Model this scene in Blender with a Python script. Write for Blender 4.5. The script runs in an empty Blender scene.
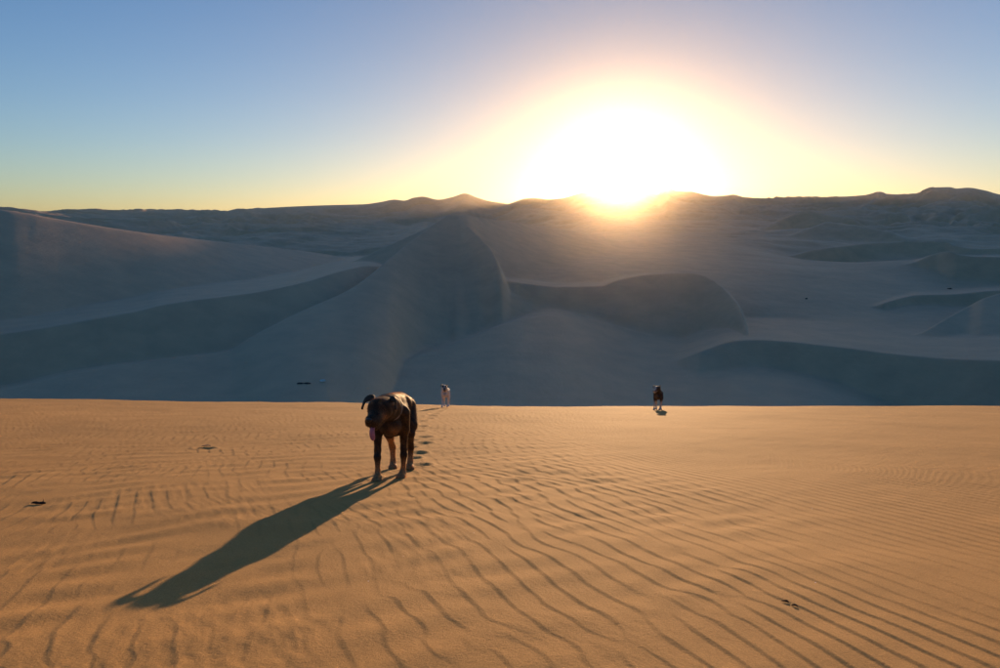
import bpy, bmesh, math, random
import numpy as np
from mathutils import Vector, Matrix, Euler

random.seed(7)
rng = np.random.default_rng(11)
scene = bpy.context.scene
COL = scene.collection

# ------------------------------------------------------------------ camera
FPX = 667.0                      # focal length in photo pixels (24 mm lens)
PITCH = math.radians(8.86)
cam_d = bpy.data.cameras.new('camera')
cam_d.lens = 24.0
cam_d.sensor_width = 36.0
cam_d.clip_start = 0.05
cam_d.clip_end = 60000
cam = bpy.data.objects.new('camera', cam_d)
COL.objects.link(cam)
cam.location = (0, 0, 0)
cam.rotation_euler = (math.pi / 2 - PITCH, 0, 0)
scene.camera = cam


def ray(px, py):
    """direction in the place of something seen at photo pixel px, py"""
    cp, sp = math.cos(PITCH), math.sin(PITCH)
    u = 334.0 - py
    return np.array([px - 500.0, FPX * cp + u * sp, -FPX * sp + u * cp])


def spot(px, py, dist):
    """(azimuth, distance, height) for a pixel whose thing stands dist metres away"""
    d = ray(px, py)
    hl = math.hypot(d[0], d[1])
    return math.atan2(d[0], d[1]), dist, dist * d[2] / hl


# ------------------------------------------------------------------ world, sun, exposure
sd = ray(620, 191.0)
sd = sd / np.linalg.norm(sd)
SUN_EL = math.asin(sd[2])
SUN_AZ = math.atan2(sd[0], sd[1])
world = bpy.data.worlds.new('World')
scene.world = world
world.use_nodes = True
wn, wl = world.node_tree.nodes, world.node_tree.links
wn.clear()
sky = wn.new('ShaderNodeTexSky')
sky.sky_type = 'NISHITA'
sky.sun_disc = False
sky.sun_elevation = SUN_EL
sky.sun_rotation = SUN_AZ
sky.altitude = 300
sky.air_density = 1.0
sky.dust_density = 0.4
sky.ozone_density = 4.0
bg = wn.new('ShaderNodeBackground')
bg.inputs['Strength'].default_value = 0.15
tint = wn.new('ShaderNodeMixRGB'); tint.blend_type = 'MULTIPLY'; tint.inputs[0].default_value = 1
tint.inputs[2].default_value = (0.92, 0.92, 0.84, 1)
wl.new(sky.outputs[0], tint.inputs[1])
wl.new(tint.outputs[0], bg.inputs['Color'])
# the aureole: bright forward scattered light round the sun
geo = wn.new('ShaderNodeTexCoord')
dot = wn.new('ShaderNodeVectorMath'); dot.operation = 'DOT_PRODUCT'
nrm = wn.new('ShaderNodeVectorMath'); nrm.operation = 'NORMALIZE'
wl.new(geo.outputs['Generated'], nrm.inputs[0])
wl.new(nrm.outputs[0], dot.inputs[0])
dot.inputs[1].default_value = tuple(sd)
ang = wn.new('ShaderNodeMath'); ang.operation = 'ARCCOSINE'
clampn = wn.new('ShaderNodeMath'); clampn.operation = 'MINIMUM'; clampn.inputs[1].default_value = 0.9999999
wl.new(dot.outputs['Value'], clampn.inputs[0])
wl.new(clampn.outputs[0], ang.inputs[0])
# dust takes the blue out of the sky close to the low sun
near1 = wn.new('ShaderNodeMath'); near1.operation = 'DIVIDE'; near1.inputs[1].default_value = -0.34
wl.new(ang.outputs[0], near1.inputs[0])
near2 = wn.new('ShaderNodeMath'); near2.operation = 'EXPONENT'; wl.new(near1.outputs[0], near2.inputs[0])
tcol = wn.new('ShaderNodeMixRGB')
tcol.inputs[1].default_value = (0.86, 0.95, 0.95, 1)
tcol.inputs[2].default_value = (0.74, 0.40, 0.26, 1)
wl.new(near2.outputs[0], tcol.inputs[0]); wl.new(tcol.outputs[0], tint.inputs[2])
acc = bg.outputs[0]
# height above the horizon, for the low warm dust glow that spreads from the sun
sepv = wn.new('ShaderNodeSeparateXYZ'); wl.new(nrm.outputs[0], sepv.inputs[0])
elv = wn.new('ShaderNodeMath'); elv.operation = 'ABSOLUTE'; wl.new(sepv.outputs['Z'], elv.inputs[0])
for width, col, st, low in (
        (0.027, (1.0, 0.88, 0.62), 9.0, None),
        (0.060, (1.0, 0.80, 0.55), 0.10, None),
        (0.34, (1.0, 0.60, 0.30), 0.42, 0.22),
        (1.0, (1.0, 0.53, 0.22), 0.22, 0.16)):
    m = wn.new('ShaderNodeMath'); m.operation = 'DIVIDE'; m.inputs[1].default_value = -width
    wl.new(ang.outputs[0], m.inputs[0])
    e = wn.new('ShaderNodeMath'); e.operation = 'EXPONENT'
    wl.new(m.outputs[0], e.inputs[0])
    s = wn.new('ShaderNodeMath'); s.operation = 'MULTIPLY'; s.inputs[1].default_value = st
    wl.new(e.outputs[0], s.inputs[0])
    if low:
        m2 = wn.new('ShaderNodeMath'); m2.operation = 'DIVIDE'; m2.inputs[1].default_value = -low
        wl.new(elv.outputs[0], m2.inputs[0])
        e2 = wn.new('ShaderNodeMath'); e2.operation = 'EXPONENT'; wl.new(m2.outputs[0], e2.inputs[0])
        s2 = wn.new('ShaderNodeMath'); s2.operation = 'MULTIPLY'
        wl.new(s.outputs[0], s2.inputs[0]); wl.new(e2.outputs[0], s2.inputs[1])
        s = s2
    b = wn.new('ShaderNodeBackground')
    b.inputs['Color'].default_value = (*col, 1)
    wl.new(s.outputs[0], b.inputs['Strength'])
    a = wn.new('ShaderNodeAddShader')
    wl.new(acc, a.inputs[0]); wl.new(b.outputs[0], a.inputs[1])
    acc = a.outputs[0]
wo = wn.new('ShaderNodeOutputWorld')
wl.new(acc, wo.inputs['Surface'])

sun_d = bpy.data.lights.new('sun', 'SUN')
sun_d.energy = 3.5
sun_d.angle = math.radians(0.5)
sun_d.color = (1.0, 0.62, 0.32)
sun = bpy.data.objects.new('sun', sun_d)
COL.objects.link(sun)
sun.rotation_euler = Vector(sd).to_track_quat('Z', 'Y').to_euler()
sun.location = (0, 0, 30)

scene.view_settings.view_transform = 'Standard'
scene.view_settings.look = 'None'
scene.view_settings.exposure = 0.9
scene.view_settings.gamma = 1.0


# ------------------------------------------------------------------ materials
def new_mat(name):
    m = bpy.data.materials.new(name)
    m.use_nodes = True
    n, l = m.node_tree.nodes, m.node_tree.links
    return m, n, l, n['Principled BSDF']


def sand_material(name, near):
    m, n, l, p = new_mat(name)
    tc = n.new('ShaderNodeNewGeometry')

    def noise(scale, detail=6, rough=0.6, stretch=None):
        t = n.new('ShaderNodeTexNoise')
        t.inputs['Scale'].default_value = scale
        t.inputs['Detail'].default_value = detail
        t.inputs['Roughness'].default_value = rough
        if stretch:
            mp = n.new('ShaderNodeMapping')
            mp.inputs['Scale'].default_value = stretch
            l.new(tc.outputs['Position'], mp.inputs['Vector'])
            l.new(mp.outputs[0], t.inputs['Vector'])
        else:
            l.new(tc.outputs['Position'], t.inputs['Vector'])
        return t

    def ramp(src, stops):
        r = n.new('ShaderNodeValToRGB')
        cr = r.color_ramp
        while len(cr.elements) < len(stops):
            cr.elements.new(0.5)
        for e, (pos, c) in zip(cr.elements, stops):
            e.position = pos
            e.color = (*c, 1)
        l.new(src, r.inputs['Fac'])
        return r
    if near:
        big = noise(0.8, 5)
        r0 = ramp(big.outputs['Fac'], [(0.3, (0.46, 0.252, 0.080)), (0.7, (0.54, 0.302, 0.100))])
        coarse = noise(140, 4, 0.8)
        rc = ramp(coarse.outputs['Fac'], [(0.34, (0.80, 0.78, 0.76)), (0.5, (1, 1, 1)), (0.66, (1.16, 1.15, 1.13))])
        r = n.new('ShaderNodeMixRGB'); r.blend_type = 'MULTIPLY'; r.inputs[0].default_value = 1
        l.new(r0.outputs[0], r.inputs[1]); l.new(rc.outputs[0], r.inputs[2])
        grain = noise(420, 3, 0.7)
        g = ramp(grain.outputs['Fac'], [(0.30, (0.62, 0.60, 0.58)), (0.5, (1, 1, 1)), (0.72, (1.30, 1.28, 1.24))])
        mx = n.new('ShaderNodeMixRGB'); mx.blend_type = 'MULTIPLY'; mx.inputs[0].default_value = 0.8
        l.new(r.outputs[0], mx.inputs[1]); l.new(g.outputs[0], mx.inputs[2])
        # sparkle of scattered grains, painted into the colour as pale spots
        vo = n.new('ShaderNodeTexVoronoi'); vo.inputs['Scale'].default_value = 9.0
        l.new(tc.outputs['Position'], vo.inputs['Vector'])
        lt = n.new('ShaderNodeMath'); lt.operation = 'LESS_THAN'; lt.inputs[1].default_value = 0.030
        l.new(vo.outputs['Distance'], lt.inputs[0])
        sep = n.new('ShaderNodeSeparateColor'); l.new(vo.outputs['Color'], sep.inputs[0])
        gt = n.new('ShaderNodeMath'); gt.operation = 'GREATER_THAN'; gt.inputs[1].default_value = 0.72
        l.new(sep.outputs[0], gt.inputs[0])
        mul = n.new('ShaderNodeMath'); mul.operation = 'MULTIPLY'
        l.new(lt.outputs[0], mul.inputs[0]); l.new(gt.outputs[0], mul.inputs[1])
        mw = n.new('ShaderNodeMixRGB'); mw.inputs[2].default_value = (0.85, 0.80, 0.72, 1)
        l.new(mul.outputs[0], mw.inputs[0]); l.new(mx.outputs[0], mw.inputs[1])
        l.new(mw.outputs[0], p.inputs['Base Color'])
        b1 = n.new('ShaderNodeBump'); b1.inputs['Distance'].default_value = 0.005; b1.inputs['Strength'].default_value = 0.8
        n2 = noise(75, 6, 0.75); l.new(n2.outputs['Fac'], b1.inputs['Height'])
        b2 = n.new('ShaderNodeBump'); b2.inputs['Distance'].default_value = 0.0012; b2.inputs['Strength'].default_value = 0.6
        n3 = noise(330, 3, 0.7); l.new(n3.outputs['Fac'], b2.inputs['Height'])
        l.new(b1.outputs[0], b2.inputs['Normal'])
        l.new(b2.outputs[0], p.inputs['Normal'])
    else:
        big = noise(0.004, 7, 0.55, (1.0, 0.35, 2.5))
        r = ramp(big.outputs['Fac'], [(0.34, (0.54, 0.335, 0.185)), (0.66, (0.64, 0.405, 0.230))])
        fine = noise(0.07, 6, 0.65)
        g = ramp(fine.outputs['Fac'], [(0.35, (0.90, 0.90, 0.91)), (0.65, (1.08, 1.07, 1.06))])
        mx = n.new('ShaderNodeMixRGB'); mx.blend_type = 'MULTIPLY'; mx.inputs[0].default_value = 1
        l.new(r.outputs[0], mx.inputs[1]); l.new(g.outputs[0], mx.inputs[2])
        l.new(mx.outputs[0], p.inputs['Base Color'])
        b1 = n.new('ShaderNodeBump'); b1.inputs['Distance'].default_value = 0.6; b1.inputs['Strength'].default_value = 0.5
        n2 = noise(0.16, 7, 0.6, (1, 0.3, 1)); l.new(n2.outputs['Fac'], b1.inputs['Height'])
        b3 = n.new('ShaderNodeBump'); b3.inputs['Distance'].default_value = 0.22; b3.inputs['Strength'].default_value = 0.55
        n4 = noise(0.55, 6, 0.7, (1, 0.45, 1.6)); l.new(n4.outputs['Fac'], b3.inputs['Height'])
        l.new(b1.outputs[0], b3.inputs['Normal'])
        l.new(b3.outputs[0], p.inputs['Normal'])
    p.inputs['Roughness'].default_value = 0.88 if near else 0.62
    p.inputs['Specular IOR Level'].default_value = 0.22 if near else 0.6
    return m


# ------------------------------------------------------------------ noise fields (periodic, sampled anywhere)
class Field:
    def __init__(self, n, beta, lo=1, hi=None, aniso=(1, 1), seed=1):
        r = np.random.default_rng(seed)
        fy = np.fft.fftfreq(n)[:, None] * n
        fx = np.fft.fftfreq(n)[None, :] * n
        k = np.sqrt((fx * aniso[0]) ** 2 + (fy * aniso[1]) ** 2)
        amp = np.where(k >= lo, 1 / np.maximum(k, 1e-6) ** beta, 0)
        if hi:
            amp = amp * np.exp(-(k / hi) ** 2)
        z = np.fft.ifft2(np.fft.fft2(r.standard_normal((n, n))) * amp).real
        self.a = z / z.std()
        self.n = n

    def __call__(self, x, y, size):
        return bilin(self.a, x / size * self.n, y / size * self.n)


def bilin(a, u, v):
    ny, nx = a.shape
    u0 = np.floor(u); v0 = np.floor(v)
    fu = u - u0; fv = v - v0
    i0 = u0.astype(np.int64) % nx; i1 = (i0 + 1) % nx
    j0 = v0.astype(np.int64) % ny; j1 = (j0 + 1) % ny
    return (a[j0, i0] * (1 - fu) + a[j0, i1] * fu) * (1 - fv) + (a[j1, i0] * (1 - fu) + a[j1, i1] * fu) * fv


F_SMOOTH = Field(512, 2.2, 2, 40, seed=3)
F_FBM = Field(1024, 1.75, 3, None, seed=5)
F_FBM2 = Field(1024, 2.0, 5, 200, (1, 0.6), seed=9)


def sstep(a, b, x):
    t = np.clip((x - a) / (b - a), 0, 1)
    return t * t * (3 - 2 * t)


def smax(a, b, k):
    h = np.clip(0.5 + 0.5 * (a - b) / k, 0, 1)
    return b * (1 - h) + a * h + k * h * (1 - h)


# ------------------------------------------------------------------ the near sand slope
TSL = math.tan(math.radians(12.3))
H0 = 0.89
CQ = 0.0049
_edge = []
for px, py in ((-400, 394), (-100, 396.5), (0, 397.8), (170, 401), (340, 403.5), (440, 405.3), (650, 406.0), (1000, 406.0), (1300, 406)):
    d = ray(px, py)
    s = -d[2] / d[1]
    q = s - TSL
    dd = q / (2 * CQ)
    _edge.append((math.atan2(d[0], d[1]), H0 / q + dd / 2 - dd))
_ea = np.array([e[0] for e in _edge]); _ey = np.array([e[1] for e in _edge])


def fg_base(x, y):
    az = np.arctan2(x, y)
    y0 = np.interp(az, _ea, _ey)
    dd = np.maximum(y - y0, 0)
    dm = (0.56 - TSL) / (2 * CQ)
    roll = np.where(dd < dm, CQ * dd * dd, CQ * dm * dm + (dd - dm) * 2 * CQ * dm)
    yy = np.where(y < 0, 40 * np.tanh(y / 40), y)
    return -H0 - TSL * yy - roll


# wind ripples: an analytic signal of band passed noise, so crests fork and end as real ones do
RN, RS = 2048, 46.0


def ripple_signal(lam, dk, dth, seed):
    r = np.random.default_rng(seed)
    f = np.fft.fftfreq(RN, RS / RN)
    fx = f[None, :]; fy = f[:, None]
    k = np.hypot(fx, fy); th = np.arctan2(fy, fx)
    w = np.exp(-((k - 1 / lam) / (dk / lam)) ** 2 / 2 - (th / dth) ** 2 / 2) * (fx > 0)
    z = np.fft.ifft2(np.fft.fft2(r.standard_normal((RN, RN))) * w)
    return z / np.sqrt((np.abs(z) ** 2).mean())


R_LONG = ripple_signal(0.104, 0.055, 0.045, 21)
R_MESS = ripple_signal(0.130, 0.14, 0.26, 22)
R_FINE = ripple_signal(0.085, 0.30, 0.55, 27)
R_CROSS = ripple_signal(0.33, 0.25, 0.5, 23)


def fg_detail(x, y):
    r = np.hypot(x, y)
    wx = F_SMOOTH(x, y, 34.0) * 0.16 + F_SMOOTH(x + 9, y + 4, 11.0) * 0.030
    # crests run towards the sun, swinging a little across the slope
    tilt = 0.34 + 0.0 * x
    u = x + tilt * y - 0.018 * (np.clip(x, -2, 6)) * np.clip(8 - y, 0, 8) + wx
    v = y + 0.35 * F_SMOOTH(x - 3, y + 7, 20.0)
    uu = u / RS * RN; vv = v / RS * RN
    zl = bilin(R_LONG, uu, vv)
    zm = bilin(R_MESS, uu, vv)
    side = sstep(-0.35, 1.2, x - 0.15 * (y - 3) + 0.5 * F_SMOOTH(x, y, 17.0))
    z = zl * (0.12 + side) + zm * (1.05 - 0.9 * side)
    a = np.abs(z)
    ph = np.angle(z)
    t = (ph / (2 * math.pi)) % 1.0
    up = 0.20                                       # short steep lee side, long gentle windward side
    prof = np.where(t < up, -1 + 2 * sstep(0, up, t), 1 - 2 * ((t - up) / (1 - up)) ** 0.85)
    amp = a / (0.55 + a)
    patch = 0.62 + 0.38 * np.clip(0.5 + 0.55 * F_SMOOTH(x + 2, y - 5, 9.0), 0, 1)
    gap = np.clip(0.55 + 0.75 * F_SMOOTH(x + 7, y + 3, 3.4), 0.05, 1)
    left = 1 - sstep(0.5, -1.0, x + 0.12 * y - 0.25) * (1 - 0.62 * gap)
    far = 1 - 0.88 * sstep(0, 1, (x - 1.0) / 4.0) * sstep(6.5, 10.5, y + 0.3 * x)
    far = far * (1 - 0.45 * sstep(10, 20, r))
    h = prof * amp * (0.0056 - 0.0010 * side) * patch * left * far
    # soft swells and faint cross ripples
    h += F_SMOOTH(x, y, 26.0) * 0.020 * sstep(0.4, 5, r)
    h += F_SMOOTH(x + 5, y + 1, 6.0) * 0.0032
    zc = bilin(R_CROSS, (0.9 * y - 0.5 * x) / RS * RN, x / RS * RN)
    h += zc.real * 0.0030 * (1.15 - side)
    zf = bilin(R_FINE, uu * 1.0 + 300, vv + 500)
    h += np.tanh(zf.real) * 0.0011 * (1.1 - side) * np.clip(0.4 + 0.8 * F_SMOOTH(x - 4, y + 6, 4.0), 0, 1.2)
    h += F_FBM(x, y, 9.0) * 0.0010
    h += F_FBM(x + 3, y + 1, 2.3) * 0.0007
    return h


PRINTS = []      # filled below: x, y, heading, size


def fg_height(x, y):
    h = fg_base(x, y) + fg_detail(x, y)
    for (qx, qy, hd, sz) in PRINTS:
        m = (np.abs(x - qx) < 0.35 * sz / 0.1) & (np.abs(y - qy) < 0.45 * sz / 0.1)
        if not m.any():
            continue
        dx = x[m] - qx; dy = y[m] - qy
        a = dx * math.cos(hd) + dy * math.sin(hd)
        b = -dx * math.sin(hd) + dy * math.cos(hd)
        q = (a / sz) ** 2 + (b / (1.45 * sz)) ** 2
        h[m] += -0.034 * np.exp(-q * 1.6) * (sz / 0.1) + 0.012 * (sz / 0.1) * np.exp(-((np.sqrt(q) - 1.35) / 0.34) ** 2)
    return h


def on_ground(px, py):
    """where the sight line through a photo pixel meets the near slope"""
    d = ray(px, py)
    lo, hi = 0.5, 40.0
    t = lo
    while t < hi:
        y = t; x = d[0] / d[1] * y; z = d[2] / d[1] * y
        if z <= fg_base(np.array([x]), np.array([y]))[0]:
            break
        t += 0.02
    return x, y, z


for px, py, sz in ((421, 465.5, .085), (418, 453, .085), (424, 444, .09), (423, 437.5, .09), (418, 431.8, .085), (421, 427, .085),
                   (421, 422, .085), (428, 419.5, .085), (431, 417, .085), (434, 415, .085), (437, 413, .09), (439, 411.5, .09), (441, 410, .09), (443, 408.8, .09),
                   (412, 458, .07), (410, 448, .07), (412, 441, .07)):
    x, y, z = on_ground(px, py)
    PRINTS.append((x, y, random.uniform(-.3, .3), sz * random.uniform(1.0, 1.25)))
for px, py, sz in ((205, 449, .12),):
    x, y, z = on_ground(px, py)
    PRINTS.append((x, y, 1.2, sz * .7))


def grid_mesh(name, az, rr, hfun, mat):
    A, R = np.meshgrid(az, rr)
    x = (R * np.sin(A)).ravel(); y = (R * np.cos(A)).ravel()
    z = hfun(x, y, A.ravel(), R.ravel())
    nr, na = len(rr), len(az)
    co = np.empty((nr * na, 3), dtype=np.float32)
    co[:, 0] = x; co[:, 1] = y; co[:, 2] = z
    i = np.arange(nr - 1)[:, None] * na
    j = np.arange(na)[None, :]
    jn = (j + 1) % na
    f = np.stack([i + j, i + na + j, i + na + jn, i + jn], axis=-1)[:, :, ::-1].reshape(-1, 4)
    f = f[:, ::-1]
    me = bpy.data.meshes.new(name)
    me.vertices.add(len(co)); me.vertices.foreach_set('co', co.ravel())
    me.loops.add(f.size); me.loops.foreach_set('vertex_index', f.ravel().astype(np.int32)[::-1].copy())
    me.polygons.add(len(f)); me.polygons.foreach_set('loop_start', np.arange(0, f.size, 4, dtype=np.int32))
    me.polygons.foreach_set('loop_total', np.full(len(f), 4, dtype=np.int32))
    me.polygons.foreach_set('use_smooth', np.ones(len(f), dtype=bool))
    me.update(calc_edges=True)
    me.materials.append(mat)
    o = bpy.data.objects.new(name, me)
    COL.objects.link(o)
    o['kind'] = 'structure'
    return o


def az_list(n, half_px, ncoarse):
    """fine columns across the view, coarse ones all the way round"""
    t = np.linspace(-half_px, half_px, n)
    a = np.arctan(t / FPX)
    rest = np.linspace(a[-1], 2 * math.pi + a[0], ncoarse + 2)[1:-1]
    return np.concatenate([a, rest])


az_near = az_list(1180, 590, 80)
r_near = np.concatenate([np.linspace(0.15, 1.7, 60), 1 / np.linspace(1 / 1.72, 1 / 33.0, 640)])


def near_h(x, y, A, R):
    return fg_height(x, y) - 0.35 * sstep(29, 33, R)


mat_near = sand_material('rippled_sand', True)
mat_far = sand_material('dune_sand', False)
ground = grid_mesh('ground', az_near, r_near, near_h, mat_near)

# ------------------------------------------------------------------ the dunes beyond
BASE = {                      # photo column : (distance, height below or above the eye)
    -300: [(33, -40), (150, -55), (200, -53), (300, -60), (450, -45), (700, -34), (900, -34), (1200, -25), (2000, 8), (3000, 55), (4500, 60), (9000, 60)],
    0: [(33, -40), (150, -55), (200, -53), (300, -62), (450, -45), (700, -34), (900, -34), (1200, -25), (2000, 10), (3000, 60), (4500, 60), (9000, 60)],
    250: [(33, -40), (150, -55), (200, -52), (300, -52), (450, -42), (700, -35), (900, -35), (1200, -28), (2000, 2), (3000, 62), (4500, 60), (9000, 60)],
    430: [(33, -40), (150, -52), (200, -51), (300, -52), (370, -52), (450, -40), (700, -34), (900, -33), (1200, -26), (2000, 4), (3000, 80), (4500, 60), (9000, 60)],
    600: [(33, -40), (150, -54), (200, -53), (300, -57), (370, -57), (430, -40), (600, -25), (900, -7), (1400, 14), (2200, 56), (3000, 95), (9000, 60)],
    720: [(33, -40), (150, -56), (230, -57), (300, -59), (360, -57), (430, -42), (560, -31), (800, -16), (1100, -3), (1600, 20), (2200, 56), (3000, 95), (9000, 60)],
    850: [(33, -40), (150, -60), (230, -63), (290, -61), (315, -52), (400, -48), (500, -41), (600, -35), (720, -33), (780, -35), (860, -19), (1000, -15), (1400, 4), (2000, 42), (2600, 82), (9000, 60)],
    1000: [(33, -40), (150, -60), (230, -63), (290, -61), (315, -53), (450, -46), (580, -43), (680, -28), (900, -22), (1300, -4), (1800, 26), (2400, 70), (9000, 60)],
    1350: [(33, -40), (150, -60), (230, -63), (290, -61), (315, -53), (450, -46), (580, -40), (680, -28), (900, -22), (1300, -4), (1800, 26), (2400, 70), (9000, 60)],
}
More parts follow.
